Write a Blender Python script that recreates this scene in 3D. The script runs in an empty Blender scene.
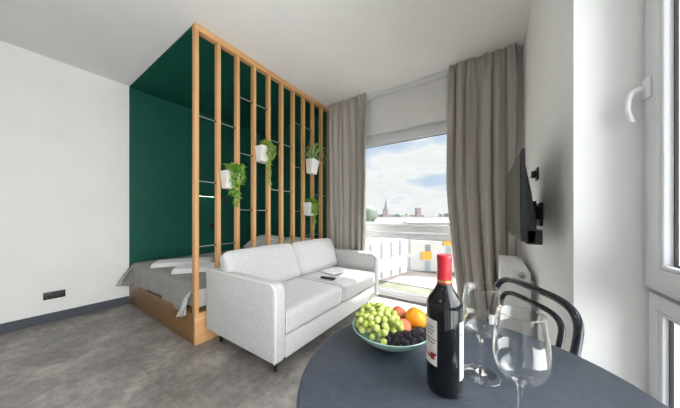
import bpy, bmesh, math, random
from mathutils import Vector, Matrix, Euler, noise
random.seed(7)
PI = math.pi
C = bpy.context.scene.collection
S = bpy.context.scene

# ------------------------------------------------------------------ materials
def nodes(name):
    m = bpy.data.materials.new(name); m.use_nodes = True
    nt = m.node_tree
    return m, nt, nt.nodes['Principled BSDF']

def ramp(nt, fac, stops):
    r = nt.nodes.new('ShaderNodeValToRGB')
    while len(r.color_ramp.elements) < len(stops): r.color_ramp.elements.new(0.5)
    for e, (p, c) in zip(r.color_ramp.elements, stops):
        e.position = p; e.color = (*c, 1)
    nt.links.new(fac, r.inputs[0]); return r

def texco(nt, scale=(1, 1, 1), rot=(0, 0, 0), kind='Object'):
    t = nt.nodes.new('ShaderNodeTexCoord'); mp = nt.nodes.new('ShaderNodeMapping')
    mp.inputs['Scale'].default_value = scale; mp.inputs['Rotation'].default_value = rot
    nt.links.new(t.outputs[kind], mp.inputs[0]); return mp.outputs[0]

def noisy(name, c1, c2, scale=6, rough=0.6, bump=0.0, bscale=None, stretch=(1, 1, 1), detail=6, metallic=0, lo=.35, hi=.65, spec=0.5, coat=0, bdist=.01):
    m, nt, b = nodes(name)
    v = texco(nt, stretch)
    n = nt.nodes.new('ShaderNodeTexNoise'); n.inputs['Scale'].default_value = scale; n.inputs['Detail'].default_value = detail
    nt.links.new(v, n.inputs['Vector'])
    r = ramp(nt, n.outputs['Fac'], [(lo, c1), (hi, c2)])
    nt.links.new(r.outputs[0], b.inputs['Base Color'])
    b.inputs['Roughness'].default_value = rough; b.inputs['Metallic'].default_value = metallic
    b.inputs['Specular IOR Level'].default_value = spec
    if coat: b.inputs['Coat Weight'].default_value = coat; b.inputs['Coat Roughness'].default_value = 0.05
    if bump:
        n2 = nt.nodes.new('ShaderNodeTexNoise'); n2.inputs['Scale'].default_value = bscale or scale * 8
        n2.inputs['Detail'].default_value = 3
        nt.links.new(v, n2.inputs['Vector'])
        bp = nt.nodes.new('ShaderNodeBump'); bp.inputs['Strength'].default_value = bump; bp.inputs['Distance'].default_value = bdist
        nt.links.new(n2.outputs['Fac'], bp.inputs['Height']); nt.links.new(bp.outputs[0], b.inputs['Normal'])
    return m

def wood(name, c1, c2, axis='z', rough=.45, scale=22):
    st = {'z': (1, 1, .06), 'x': (.06, 1, 1), 'y': (1, .06, 1)}[axis]
    return noisy(name, c1, c2, scale=scale, rough=rough, stretch=st, bump=.08, bscale=60, lo=.3, hi=.7)

def fabric(name, c1, c2, scale=40, bump=.25, rough=.95, wave=420):
    m, nt, b = nodes(name)
    v = texco(nt)
    n = nt.nodes.new('ShaderNodeTexNoise'); n.inputs['Scale'].default_value = scale; n.inputs['Detail'].default_value = 8
    nt.links.new(v, n.inputs['Vector'])
    r = ramp(nt, n.outputs['Fac'], [(.3, c1), (.7, c2)])
    nt.links.new(r.outputs[0], b.inputs['Base Color'])
    n2 = nt.nodes.new('ShaderNodeTexNoise'); n2.inputs['Scale'].default_value = wave
    nt.links.new(v, n2.inputs['Vector'])
    bp = nt.nodes.new('ShaderNodeBump'); bp.inputs['Strength'].default_value = bump; bp.inputs['Distance'].default_value = .004
    nt.links.new(n2.outputs['Fac'], bp.inputs['Height']); nt.links.new(bp.outputs[0], b.inputs['Normal'])
    b.inputs['Roughness'].default_value = rough; b.inputs['Specular IOR Level'].default_value = .15
    b.inputs['Sheen Weight'].default_value = .15
    return m

def flat(name, c, rough=.5, metallic=0, coat=0, spec=.5):
    return noisy(name, tuple(x * .96 for x in c), c, scale=15, rough=rough, metallic=metallic, coat=coat, spec=spec)

def floor_mat():
    m, nt, b = nodes('concrete_tile')
    v = texco(nt)
    n = nt.nodes.new('ShaderNodeTexNoise'); n.inputs['Scale'].default_value = 2.3; n.inputs['Detail'].default_value = 14; n.inputs['Roughness'].default_value = .74
    n.inputs['Distortion'].default_value = .15
    nt.links.new(v, n.inputs['Vector'])
    r = ramp(nt, n.outputs['Fac'], [(.34, (.15, .137, .129)), (.5, (.26, .241, .229)), (.64, (.42, .39, .37))])
    n3 = nt.nodes.new('ShaderNodeTexNoise'); n3.inputs['Scale'].default_value = 20; n3.inputs['Detail'].default_value = 8
    nt.links.new(v, n3.inputs['Vector'])
    r3 = ramp(nt, n3.outputs['Fac'], [(.3, (.78, .78, .78)), (.7, (1.18, 1.17, 1.16))])
    mul = nt.nodes.new('ShaderNodeMix'); mul.data_type = 'RGBA'; mul.blend_type = 'MULTIPLY'; mul.inputs[0].default_value = 1
    nt.links.new(r.outputs[0], mul.inputs[6]); nt.links.new(r3.outputs[0], mul.inputs[7])
    br = nt.nodes.new('ShaderNodeTexBrick'); br.offset = .5
    br.inputs['Scale'].default_value = 1; br.inputs['Brick Width'].default_value = 1.2; br.inputs['Row Height'].default_value = .6
    br.inputs['Mortar Size'].default_value = .0025; br.inputs['Mortar Smooth'].default_value = .3
    br.inputs['Color1'].default_value = (1, 1, 1, 1); br.inputs['Color2'].default_value = (.9, .9, .9, 1); br.inputs['Mortar'].default_value = (.78, .76, .74, 1)
    nt.links.new(v, br.inputs['Vector'])
    m2 = nt.nodes.new('ShaderNodeMix'); m2.data_type = 'RGBA'; m2.blend_type = 'MULTIPLY'; m2.inputs[0].default_value = 1
    nt.links.new(mul.outputs[2], m2.inputs[6]); nt.links.new(br.outputs['Color'], m2.inputs[7])
    nt.links.new(m2.outputs[2], b.inputs['Base Color'])
    b.inputs['Roughness'].default_value = .42
    bp = nt.nodes.new('ShaderNodeBump'); bp.inputs['Strength'].default_value = .1
    nt.links.new(n3.outputs['Fac'], bp.inputs['Height']); nt.links.new(bp.outputs[0], b.inputs['Normal'])
    return m

def pane_mat():
    m = bpy.data.materials.new('window_glass'); m.use_nodes = True
    nt = m.node_tree; nt.nodes.clear()
    o = nt.nodes.new('ShaderNodeOutputMaterial'); mx = nt.nodes.new('ShaderNodeMixShader')
    t = nt.nodes.new('ShaderNodeBsdfTransparent'); t.inputs[0].default_value = (.97, .985, .98, 1)
    g = nt.nodes.new('ShaderNodeBsdfGlossy'); g.inputs['Roughness'].default_value = .01
    lw = nt.nodes.new('ShaderNodeLayerWeight'); lw.inputs[0].default_value = .5
    pw = nt.nodes.new('ShaderNodeMath'); pw.operation = 'POWER'; pw.inputs[1].default_value = 4; nt.links.new(lw.outputs['Facing'], pw.inputs[0])
    ma = nt.nodes.new('ShaderNodeMath'); ma.operation = 'MULTIPLY_ADD'; ma.inputs[1].default_value = .4; ma.inputs[2].default_value = .012
    nt.links.new(pw.outputs[0], ma.inputs[0]); nt.links.new(ma.outputs[0], mx.inputs[0]); nt.links.new(t.outputs[0], mx.inputs[1]); nt.links.new(g.outputs[0], mx.inputs[2])
    nt.links.new(mx.outputs[0], o.inputs[0]); return m

def glass_mat(name, col=(1, 1, 1), ior=1.45):
    m, nt, b = nodes(name)
    b.inputs['Base Color'].default_value = (*col, 1); b.inputs['Transmission Weight'].default_value = 1
    b.inputs['Roughness'].default_value = 0; b.inputs['IOR'].default_value = ior
    return m

def emit(name, col, s):
    m, nt, b = nodes(name)
    b.inputs['Emission Color'].default_value = (*col, 1); b.inputs['Emission Strength'].default_value = s
    b.inputs['Base Color'].default_value = (*col, 1)
    return m

M = {}
M['wall'] = noisy('white_paint', (.81, .81, .80), (.84, .84, .83), scale=3, rough=.85, bump=.04, bscale=120, spec=.2)
M['ceil'] = noisy('ceiling_paint', (.83, .82, .81), (.86, .85, .84), scale=3, rough=.9, spec=.1)
M['green'] = noisy('green_paint', (.004, .078, .056), (.005, .09, .064), scale=2, rough=.62, spec=.3, bump=.04, bscale=150)
M['base'] = flat('baseboard_grey', (.055, .065, .085), rough=.5)
M['floor'] = floor_mat()
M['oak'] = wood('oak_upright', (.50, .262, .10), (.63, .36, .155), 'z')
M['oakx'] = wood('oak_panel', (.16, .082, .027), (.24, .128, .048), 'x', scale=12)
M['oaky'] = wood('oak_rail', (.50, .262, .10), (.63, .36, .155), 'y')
M['black'] = flat('black_metal', (.012, .012, .013), rough=.4)
M['rod'] = flat('steel_rod', (.36, .37, .37), rough=.35, metallic=.5)
M['sofa'] = fabric('sofa_fabric', (.47, .47, .475), (.58, .58, .585), scale=70, bump=.12)
M['piping'] = fabric('piping_fabric', (.70, .70, .70), (.76, .76, .76))
M['curtain'] = fabric('taupe_curtain', (.40, .37, .34), (.47, .435, .40), scale=90, bump=.15, wave=500)
M['spread'] = fabric('grey_bedspread', (.22, .21, .20), (.29, .28, .265), scale=60)
M['linen'] = fabric('white_linen', (.76, .76, .76), (.84, .84, .84), scale=20)
M['flap'] = fabric('bedspread_underside', (.38, .375, .37), (.46, .455, .45), scale=60)
M['towel'] = fabric('white_towel', (.76, .76, .78), (.86, .86, .87), scale=50, bump=.5)
M['mattress'] = fabric('mattress_cloth', (.6, .6, .6), (.7, .7, .7))
M['pvc'] = noisy('white_pvc', (.74, .75, .78), (.77, .78, .81), scale=4, rough=.3, spec=.5)
M['gasket'] = flat('rubber_gasket', (.02, .02, .025), rough=.6)
M['pane'] = pane_mat()
M['radiator'] = flat('radiator_enamel', (.78, .78, .77), rough=.35)
M['valve'] = flat('valve_grey', (.45, .45, .46), rough=.35)
M['tvplastic'] = flat('tv_plastic', (.010, .010, .012), rough=.45)
M['tvscreen'] = flat('tv_screen', (.012, .012, .014), rough=.12, spec=.6)
M['table'] = noisy('slate_table', (.045, .056, .078), (.060, .073, .098), scale=40, rough=.4, bump=.7, bscale=200, spec=.5, bdist=.002)
M['gloss_black'] = noisy('black_lacquer', (.008, .011, .018), (.012, .016, .024), scale=10, rough=.22, coat=.2, spec=.4)
M['pot'] = flat('white_pot', (.78, .77, .74), rough=.45)
M['soil'] = noisy('potting_soil', (.03, .02, .012), (.08, .05, .03), scale=60, rough=1)
M['leaf'] = noisy('leaf_green', (.16, .36, .04), (.34, .58, .11), scale=30, rough=.45)
M['leaf2'] = noisy('leaf_lime', (.26, .40, .06), (.42, .56, .14), scale=30, rough=.5)
M['leaf3'] = noisy('leaf_spider', (.15, .26, .07), (.36, .46, .20), scale=30, rough=.5)
M['stem'] = flat('green_stem', (.30, .34, .10))
M['glass'] = glass_mat('clear_glass')
M['bowl'] = noisy('sage_ceramic', (.30, .50, .42), (.36, .56, .48), scale=25, rough=.25, coat=.3)
def grape_mat():
    m, nt, b = nodes('grape_skin')
    oi = nt.nodes.new('ShaderNodeObjectInfo')
    r = ramp(nt, oi.outputs['Random'], [(0, (.38, .48, .09)), (.5, (.50, .58, .14)), (1, (.62, .66, .24))])
    nt.links.new(r.outputs[0], b.inputs['Base Color'])
    b.inputs['Roughness'].default_value = .28; b.inputs['Subsurface Weight'].default_value = .35
    b.inputs['Subsurface Radius'].default_value = (.01, .012, .004); b.inputs['Subsurface Scale'].default_value = .6
    return m
M['grape'] = grape_mat()
M['orange'] = noisy('orange_peel', (.85, .30, .01), (.95, .38, .02), scale=10, rough=.4, bump=.3, bscale=160, bdist=.002)
M['peach'] = noisy('peach_skin', (.62, .10, .05), (.85, .38, .18), scale=9, rough=.75)
M['berry'] = noisy('blackberry_skin', (.010, .008, .016), (.03, .02, .04), scale=30, rough=.25)
M['wine'] = noisy('wine_bottle_glass', (.004, .005, .007), (.006, .007, .010), scale=8, rough=.06, coat=.15, spec=.4)
M['capsule'] = noisy('red_capsule', (.55, .02, .035), (.66, .035, .05), scale=30, rough=.3)
M['label'] = noisy('bottle_paper', (.66, .63, .60), (.74, .71, .68), scale=30, rough=.7)
M['ink'] = flat('grey_ink', (.22, .20, .20), rough=.7)
M['redink'] = flat('dark_red_ink', (.32, .015, .03), rough=.5)
M['gold'] = flat('gold_foil', (.7, .5, .15), rough=.3, metallic=.8)
M['blueprint'] = flat('blue_label_print', (.15, .28, .5), rough=.5)
M['paper'] = noisy('magazine_paper', (.6, .6, .6), (.75, .75, .74), scale=9, rough=.5)
M['cover'] = noisy('magazine_print', (.12, .12, .12), (.42, .41, .40), scale=18, rough=.4, detail=3)
M['remote'] = flat('remote_plastic', (.02, .02, .024), rough=.4)
M['rbtn'] = flat('remote_button', (.12, .12, .13), rough=.5)
M['led'] = emit('led_strip', (.62, .95, .62), 5)
M['fillface'] = emit('fill_lamp_glow', (1.0, .975, .955), 7.8)  # glowing face of the fill lamps added behind the camera
# outside
M['facade'] = noisy('white_render', (.52, .52, .515), (.56, .56, .555), scale=.6, rough=.9, spec=.1)
M['facade2'] = noisy('cream_render', (.42, .41, .39), (.46, .45, .43), scale=.6, rough=.9, spec=.1)
M['yellow'] = flat('yellow_panel', (.72, .29, .03), rough=.6)
M['slit'] = flat('grey_window_band', (.16, .165, .17), rough=.4)
M['farglass'] = flat('far_window_glass', (.25, .27, .28), rough=.3)
M['roofing'] = noisy('pale_roofing', (.13, .13, .13), (.18, .18, .178), scale=.3, rough=.9, spec=.1)
M['grass'] = noisy('lawn', (.075, .078, .058), (.10, .10, .08), scale=.8, rough=1, spec=.05)
M['paving'] = noisy('pale_paving', (.16, .14, .13), (.20, .18, .17), scale=.7, rough=.9, spec=.1)
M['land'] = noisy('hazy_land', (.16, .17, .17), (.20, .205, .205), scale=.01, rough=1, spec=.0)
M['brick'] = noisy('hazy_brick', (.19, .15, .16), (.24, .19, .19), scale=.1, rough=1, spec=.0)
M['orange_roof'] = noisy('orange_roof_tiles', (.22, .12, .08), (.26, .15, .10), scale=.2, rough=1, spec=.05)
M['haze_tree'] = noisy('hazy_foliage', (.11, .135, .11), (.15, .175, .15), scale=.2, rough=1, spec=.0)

# ------------------------------------------------------------------ mesh helpers
ORG = {}
def obj(name, bm, mat, parent=None, smooth=True, ang=35, loc=None, mats=None):
    """link a bmesh given in world coordinates; the origin goes to the parent's origin or to loc"""
    o3 = ORG[parent.name] if parent is not None else Vector(loc or (0, 0, 0))
    bmesh.ops.translate(bm, verts=bm.verts, vec=-o3)
    me = bpy.data.meshes.new(name); bm.to_mesh(me); bm.free()
    for m in (mats or [mat]): me.materials.append(m)
    if smooth:
        for p in me.polygons: p.use_smooth = True
        me.set_sharp_from_angle(angle=math.radians(ang))
    o = bpy.data.objects.new(name, me); C.objects.link(o)
    if parent is not None: o.parent = parent
    else: o.location = o3
    ORG[o.name] = o3
    return o

def tag(o, label=None, cat=None, group=None, kind=None):
    if label: o['label'] = label
    if cat: o['category'] = cat
    if group: o['group'] = group
    if kind: o['kind'] = kind
    return o

def thing(name, label, cat, loc=(0, 0, 0), group=None):
    o = bpy.data.objects.new(name, None); C.objects.link(o); o.location = loc
    ORG[o.name] = Vector(loc)
    return tag(o, label, cat, group)

def struct(name, bm, m, parent=None, smooth=False):
    o = obj(name, bm, m, parent, smooth=smooth)
    if parent is None: o['kind'] = 'structure'
    return o

def B(): return bmesh.new()

def box(bm, x0, x1, y0, y1, z0, z1, bev=0, seg=2, mat=None):
    t = bmesh.new(); bmesh.ops.create_cube(t, size=1)
    for v in t.verts:
        v.co = Vector(((x0 + x1) / 2 + v.co.x * (x1 - x0), (y0 + y1) / 2 + v.co.y * (y1 - y0), (z0 + z1) / 2 + v.co.z * (z1 - z0)))
    if bev: bmesh.ops.bevel(t, geom=t.edges[:], offset=bev, segments=seg, affect='EDGES', profile=.5)
    merge(bm, t, mat); return bm

def merge(bm, t, mat=None, mtx=None):
    if mtx is not None: bmesh.ops.transform(t, matrix=mtx, verts=t.verts)
    if mat is not None:
        for f in t.faces: f.material_index = mat
    me = bpy.data.meshes.new('tmp'); t.to_mesh(me); t.free(); bm.from_mesh(me); bpy.data.meshes.remove(me)

def cyl(bm, p0, p1, r, seg=16, r2=None, cap=True):
    p0, p1 = Vector(p0), Vector(p1); d = p1 - p0
    t = bmesh.new(); bmesh.ops.create_cone(t, cap_ends=cap, segments=seg, radius1=r, radius2=r if r2 is None else r2, depth=d.length)
    q = Vector((0, 0, 1)).rotation_difference(d.normalized()).to_matrix().to_4x4()
    merge(bm, t, None, Matrix.Translation((p0 + p1) / 2) @ q); return bm

def lathe(bm, prof, cx, cy, cz=0, seg=32, a0=0, a1=2 * PI, mat=None):
    t = bmesh.new(); full = abs(a1 - a0 - 2 * PI) < 1e-6
    rings = []
    for r, z in prof:
        if r < 1e-6: rings.append([t.verts.new((cx, cy, cz + z))]); continue
        n = seg if full else seg + 1
        rings.append([t.verts.new((cx + r * math.cos(a0 + (a1 - a0) * i / seg), cy + r * math.sin(a0 + (a1 - a0) * i / seg), cz + z)) for i in range(n)])
    for A, Bq in zip(rings, rings[1:]):
        for i in range(seg):
            j = (i + 1) % seg if full else i + 1
            if len(A) == 1 and len(Bq) == 1: continue
            if len(A) == 1: t.faces.new((A[0], Bq[j], Bq[i]))
            elif len(Bq) == 1: t.faces.new((A[i], A[j], Bq[0]))
            else: t.faces.new((A[i], A[j], Bq[j], Bq[i]))
    bmesh.ops.recalc_face_normals(t, faces=t.faces)
    merge(bm, t, mat); return bm

def catmull(pts, n=8):
    P = [Vector(p) for p in pts]; out = []
    for i in range(len(P) - 1):
        a = P[i - 1] if i else P[0] * 2 - P[1]; b, c = P[i], P[i + 1]
        d = P[i + 2] if i + 2 < len(P) else P[-1] * 2 - P[-2]
        for k in range(n):
            t = k / n
            out.append(.5 * ((2 * b) + (c - a) * t + (2 * a - 5 * b + 4 * c - d) * t * t + (3 * b - a - 3 * c + d) * t ** 3))
    out.append(P[-1]); return out

def tube(bm, pts, r, seg=10, smoothn=0, closed=False, mat=None):
    P = catmull(pts, smoothn) if smoothn else [Vector(p) for p in pts]
    n = len(P); t = bmesh.new(); rings = []; up = None
    for i, p in enumerate(P):
        if closed: d = (P[(i + 1) % n] - P[i - 1]).normalized()
        else: d = (P[min(i + 1, n - 1)] - P[max(i - 1, 0)]).normalized()
        if up is None:
            up = Vector((0, 0, 1)) if abs(d.z) < .9 else Vector((1, 0, 0))
        s = d.cross(up).normalized(); up = s.cross(d).normalized()
        rr = r[min(int(i * len(r) / n), len(r) - 1)] if isinstance(r, (list, tuple)) else r
        rings.append([t.verts.new(p + (s * math.cos(2 * PI * k / seg) + up * math.sin(2 * PI * k / seg)) * rr) for k in range(seg)])
    m = n if closed else n - 1
    for i in range(m):
        A, Q = rings[i], rings[(i + 1) % n]
        for k in range(seg): t.faces.new((A[k], A[(k + 1) % seg], Q[(k + 1) % seg], Q[k]))
    if not closed: t.faces.new(rings[0][::-1]); t.faces.new(rings[-1])
    bmesh.ops.recalc_face_normals(t, faces=t.faces)
    merge(bm, t, mat); return bm

def cushion(bm, x0, x1, y0, y1, z0, z1, n=12, e=.25, puff=0., wob=0.004, sz=None):
    """soft box: rounded superellipsoid-ish block; puff swells the faces"""
    t = bmesh.new(); bmesh.ops.create_cube(t, size=2)
    bmesh.ops.subdivide_edges(t, edges=t.edges[:], cuts=n, use_grid_fill=True)
    c = Vector(((x0 + x1) / 2, (y0 + y1) / 2, (z0 + z1) / 2)); h = Vector(((x1 - x0) / 2, (y1 - y0) / 2, (z1 - z0) / 2))
    rad = e
    for v in t.verts:
        p = Vector((v.co.x * h.x, v.co.y * h.y, v.co.z * h.z))
        q = Vector([max(-hh + rad, min(hh - rad, pp)) for pp, hh in zip(p, h)])
        d = p - q
        # spread verts on a sphere of radius rad about the clamped core
        if d.length > 1e-9: p = q + d.normalized() * min(rad, rad)
        u = v.co
        sw = puff * (1 - u.x * u.x) * (1 - u.y * u.y) + puff * (1 - u.y * u.y) * (1 - u.z * u.z) + puff * (1 - u.x * u.x) * (1 - u.z * u.z)
        nrm = Vector((u.x ** 5, u.y ** 5, u.z ** 5))
        if nrm.length > 1e-6: p += nrm.normalized() * sw
        p += Vector((1, 1, 1)) * (noise.noise((p + c) * 7) * wob)
        v.co = c + p
    merge(bm, t); return bm

def copy_tree(o, parent=None):
    c = o.copy(); C.objects.link(c); c.parent = parent
    for ch in [k for k in bpy.data.objects if k.parent == o]: copy_tree(ch, c)
    return c

# ------------------------------------------------------------------ room shell
XL, XR, YB, YF, ZC = -3.9, .24, -2.6, 2.95, 2.79
XW = .40          # inner face of the side window frame
struct('floor', box(B(), XL - .2, .62, YB - .2, YF + .32, -.12, 0), M['floor'])
struct('ceiling', box(B(), XL - .2, .62, YB - .2, YF + .32, ZC, ZC + .15), M['ceil'])
struct('wall_left', box(B(), XL - .2, XL, YB - .2, .95, 0, ZC), M['wall'])
struct('wall_alcove_left', box(B(), XL - .2, XL, .95, YF, 0, ZC), M['green'])
struct('ceiling_alcove', box(B(), XL, -2.2, .953, YF, ZC - .012, ZC), M['green'])
struct('wall_alcove_head', box(B(), XL - .2, -2.16, YF, YF + .3, 0, ZC), M['green'])
struct('wall_back', box(B(), XL - .2, .62, YB - .2, YB, 0, ZC), M['wall'])
WX0, WX1 = -1.78, -.12            # big window opening
bm = B()
box(bm, -2.16, WX0, YF, YF + .3, 0, ZC); box(bm, WX1, .62, YF, YF + .3, 0, ZC)
box(bm, WX0, WX1, YF, YF + .3, 2.27, ZC)
struct('wall_window', bm, M['wall'])
SY0, SY1 = -1.2, 1.165            # side window opening
bm = B()
box(bm, XR, .62, SY1, YF, 0, ZC); box(bm, XR, .62, YB, SY0, 0, ZC)
box(bm, XW, .62, SY0, SY1, 2.5, ZC); box(bm, XR, XW, SY0, SY1, 2.6, ZC)
struct('wall_right', bm, M['wall'])
struct('baseboard_left', box(B(), XL, XL + .016, YB, .945, 0, .095, .002), M['base'])
struct('baseboard_right', box(B(), XR - .015, XR, SY1, YF, 0, .08, .002), M['base'])
bm = B(); box(bm, -2.1, .235, 2.86, 2.945, ZC - .03, ZC, .003)
struct('trim_1', bm, M['pvc'])

# windows: every frame is one mitred ring
def ring(bm, axis, a0, a1, z0, z1, w, d0, d1, bev=.006):
    """rectangular ring; axis 'x' spans x (depth along y), axis 'y' spans y (depth along x)"""
    t = bmesh.new()
    def P(a, z, d): return (a, d, z) if axis == 'x' else (d, a, z)
    O = [(a0, z0), (a1, z0), (a1, z1), (a0, z1)]; I = [(a0 + w, z0 + w), (a1 - w, z0 + w), (a1 - w, z1 - w), (a0 + w, z1 - w)]
    of, ob = [t.verts.new(P(*q, d0)) for q in O], [t.verts.new(P(*q, d1)) for q in O]
    f_, b_ = [t.verts.new(P(*q, d0)) for q in I], [t.verts.new(P(*q, d1)) for q in I]
    for k in range(4):
        n = (k + 1) % 4
        t.faces.new((of[k], of[n], f_[n], f_[k])); t.faces.new((ob[k], ob[n], b_[n], b_[k]))
        t.faces.new((of[k], of[n], ob[n], ob[k])); t.faces.new((f_[k], f_[n], b_[n], b_[k]))
    bmesh.ops.recalc_face_normals(t, faces=t.faces)
    if bev:
        es = [e for e in t.edges if len({(v in of or v in ob) for v in e.verts}) == 1]
        bmesh.ops.bevel(t, geom=es, offset=bev, segments=2, affect='EDGES', profile=.5)
    merge(bm, t); return bm
w1 = thing('window_1', None, None, (-.95, 3.03, 0)); w1['kind'] = 'structure'
obj('window_frame', ring(B(), 'x', WX0, WX1, .02, 2.27, .07, 3.02, 3.09), M['pvc'], w1)
obj('transom', box(B(), WX0 + .071, WX1 - .071, 3.025, 3.088, .862, .928, .004), M['pvc'], w1)
obj('window_sash', ring(B(), 'x', WX0 + .055, WX1 - .055, .908, 2.215, .085, 2.985, 3.018, .008), M['pvc'], w1)
obj('glazing_bead', ring(B(), 'x', WX0 + .141, WX1 - .141, .994, 2.129, .012, 2.995, 3.03, .005), M['pvc'], w1)
obj('lower_casement', ring(B(), 'x', WX0 + .055, WX1 - .055, .04, .892, .055, 2.99, 3.018, .008), M['pvc'], w1)
obj('glazing_bead', ring(B(), 'x', WX0 + .111, WX1 - .111, .096, .836, .012, 3.0, 3.03, .005), M['pvc'], w1)
obj('gasket', ring(B(), 'x', WX0 + .1535, WX1 - .1535, 1.0065, 2.1165, .006, 3.012, 3.028, 0), M['gasket'], w1, smooth=False)
obj('gasket', ring(B(), 'x', WX0 + .1235, WX1 - .1235, .1085, .8235, .006, 3.012, 3.028, 0), M['gasket'], w1, smooth=False)
obj('pane', box(B(), WX0 + .155, WX1 - .155, 3.032, 3.038, 1.008, 2.115), M['pane'], w1, smooth=False)
obj('pane', box(B(), WX0 + .125, WX1 - .125, 3.032, 3.038, .110, .822), M['pane'], w1, smooth=False)

w2 = thing('window_2', None, None, (.44, 0, 0)); w2['kind'] = 'structure'
obj('window_frame', ring(B(), 'y', SY0, SY1, .02, 2.5, .04, .44, .50), M['pvc'], w2)
obj('transom', box(B(), .442, .498, SY0 + .041, SY1 - .041, .858, .925, .004), M['pvc'], w2)
for (a, b_) in ((-.02, 1.157), (SY0 + .01, -.024)):
    obj('window_sash', ring(B(), 'y', a, b_, .895, 2.48, .068, .40, .438, .005), M['pvc'], w2)
    obj('glazing_bead', ring(B(), 'y', a + .069, b_ - .069, .964, 2.411, .011, .406, .434, .004), M['pvc'], w2)
    obj('gasket', ring(B(), 'y', a + .0805, b_ - .0805, .9755, 2.3995, .005, .427, .434, 0), M['gasket'], w2, smooth=False)
    obj('pane', box(B(), .435, .439, a + .08, b_ - .08, .975, 2.40), M['pane'], w2, smooth=False)
    obj('lower_casement', ring(B(), 'y', a + .001, b_ - .001, .05, .882, .046, .408, .438, .005), M['pvc'], w2)
    obj('glazing_bead', ring(B(), 'y', a + .048, b_ - .048, .097, .835, .011, .412, .434, .004), M['pvc'], w2)
    obj('gasket', ring(B(), 'y', a + .0595, b_ - .0595, .1085, .8235, .005, .427, .434, 0), M['gasket'], w2, smooth=False)
    obj('pane', box(B(), .435, .439, a + .06, b_ - .06, .109, .823), M['pane'], w2, smooth=False)
hy, hz = 1.124, 1.517
obj('handle_plate', box(B(), .389, .401, hy - .013, hy + .013, hz - .032, hz + .032, .005, 3), M['pvc'], w2)
bm = B()
tube(bm, [(.392, hy, hz), (.378, hy, hz), (.368, hy, hz - .003), (.361, hy, hz - .012), (.356, hy, hz - .035), (.355, hy, hz - .060), (.360, hy, hz - .085), (.366, hy, hz - .102)], .0075, 12, 5)
obj('window_handle', bm, M['pvc'], w2)

# ------------------------------------------------------------------ slat partition
P = thing('slat_partition', 'tall oak slat screen with black rods between bed alcove and sofa', 'room divider', (-2.165, 2, .27))
obj('top_rail', box(B(), -2.195, -2.135, .948, 2.93, ZC - .055, ZC - .001, .003), M['oaky'], P)
SLY = [.95 + .194 * i for i in range(11)]
for y in SLY:
    obj('slat', box(B(), -2.19, -2.14, y, y + .035, .27, ZC - .055, .0025), M['oak'], P)
RZ = dict(a=.85, b=1.183, c=1.43, d=1.765, e=2.005, f=2.34)
gaps = {1: 'ace', 2: 'ae', 3: 'bdf', 4: 'bf', 5: 'ace', 6: 'ace', 7: 'bdf', 8: 'af', 9: 'ace', 10: 'c'}
for g, zs in gaps.items():
    for k in zs:
        ya, yb = SLY[g - 1] + .035, SLY[g]
        r = obj('rod', cyl(B(), (-2.165, ya - .004, RZ[k]), (-2.165, yb + .004, RZ[k]), .004, 10), M['rod'], P)
        bm = B(); cyl(bm, (-2.165, yb - .010, RZ[k]), (-2.165, yb + .002, RZ[k]), .009, 12)
        cyl(bm, (-2.165, ya - .002, RZ[k]), (-2.165, ya + .006, RZ[k]), .009, 12)
        obj('rod_cap', bm, M['black'], r)

# ------------------------------------------------------------------ plants on the partition
def leaf(bm, p, d, ln, w, up=Vector((0, 0, 1)), droop=.3, lobes=False):
    d = d.normalized(); s = d.cross(up)
    if s.length < .05: s = d.cross(Vector((1, 0, 0)))
    s.normalize(); nrm = s.cross(d)
    N = 4; L, Rr, Mid = [], [], []
    for i in range(N + 1):
        t = i / N
        c = p + d * ln * t - Vector((0, 0, 1)) * droop * ln * t * t
        ww = w * math.sin(PI * min(1, t * .92 + .08)) ** .8
        if lobes: ww *= 1 + .35 * (i % 2)
        L.append(bm.verts.new(c + s * ww * .5 + nrm * ww * .15)); Mid.append(bm.verts.new(c)); Rr.append(bm.verts.new(c - s * ww * .5 + nrm * ww * .15))
    for i in range(N):
        bm.faces.new((L[i], L[i + 1], Mid[i + 1], Mid[i])); bm.faces.new((Mid[i], Mid[i + 1], Rr[i + 1], Rr[i]))

def pot_part(root, cx, cy, z0, w, h, dpt, tilt=0):
    """square tapered hollow pot, slightly tilted"""
    t = bmesh.new()
    def ring(wx, wy, z): return [t.verts.new((sx * wx / 2, sy * wy / 2, z)) for sx, sy in ((-1, -1), (1, -1), (1, 1), (-1, 1))]
    R = [ring(dpt * .74, w * .78, 0), ring(dpt, w, h), ring(dpt - .01, w - .01, h), ring(dpt * .9 - .01, w * .9 - .01, h - .03)]
    t.faces.new(R[0][::-1])
    for A, Q in zip(R, R[1:]):
        for i in range(4): t.faces.new((A[i], A[(i + 1) % 4], Q[(i + 1) % 4], Q[i]))
    bmesh.ops.bevel(t, geom=[e for e in t.edges if abs(e.verts[0].co.z - e.verts[1].co.z) > .05], offset=.006, segments=2, affect='EDGES')
    mt = Matrix.Translation((cx, cy, z0)) @ Matrix.Rotation(tilt, 4, 'X')
    bm = B(); merge(bm, t, None, mt)
    # hook over the rod
    p = obj('pot', bm, M['pot'], root, ang=30)
    t = bmesh.new(); bmesh.ops.create_grid(t, x_segments=4, y_segments=4, size=.5)
    for v in t.verts: v.co = Vector((v.co.x * (dpt * .93 - .012), v.co.y * (w * .93 - .012), h - .02 + random.uniform(-.003, .003)))
    bm = B(); merge(bm, t, None, mt); obj('soil', bm, M['soil'], p)
    bm = B(); tube(bm, [(cx - dpt / 2 + .004, cy, z0 + h - .03), (cx - dpt / 2 - .012, cy, z0 + h - .01), (cx - dpt / 2 - .018, cy, z0 + h + .0)], .003, 6)
    obj('hook', bm, M['black'], p)
    return mt

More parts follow.
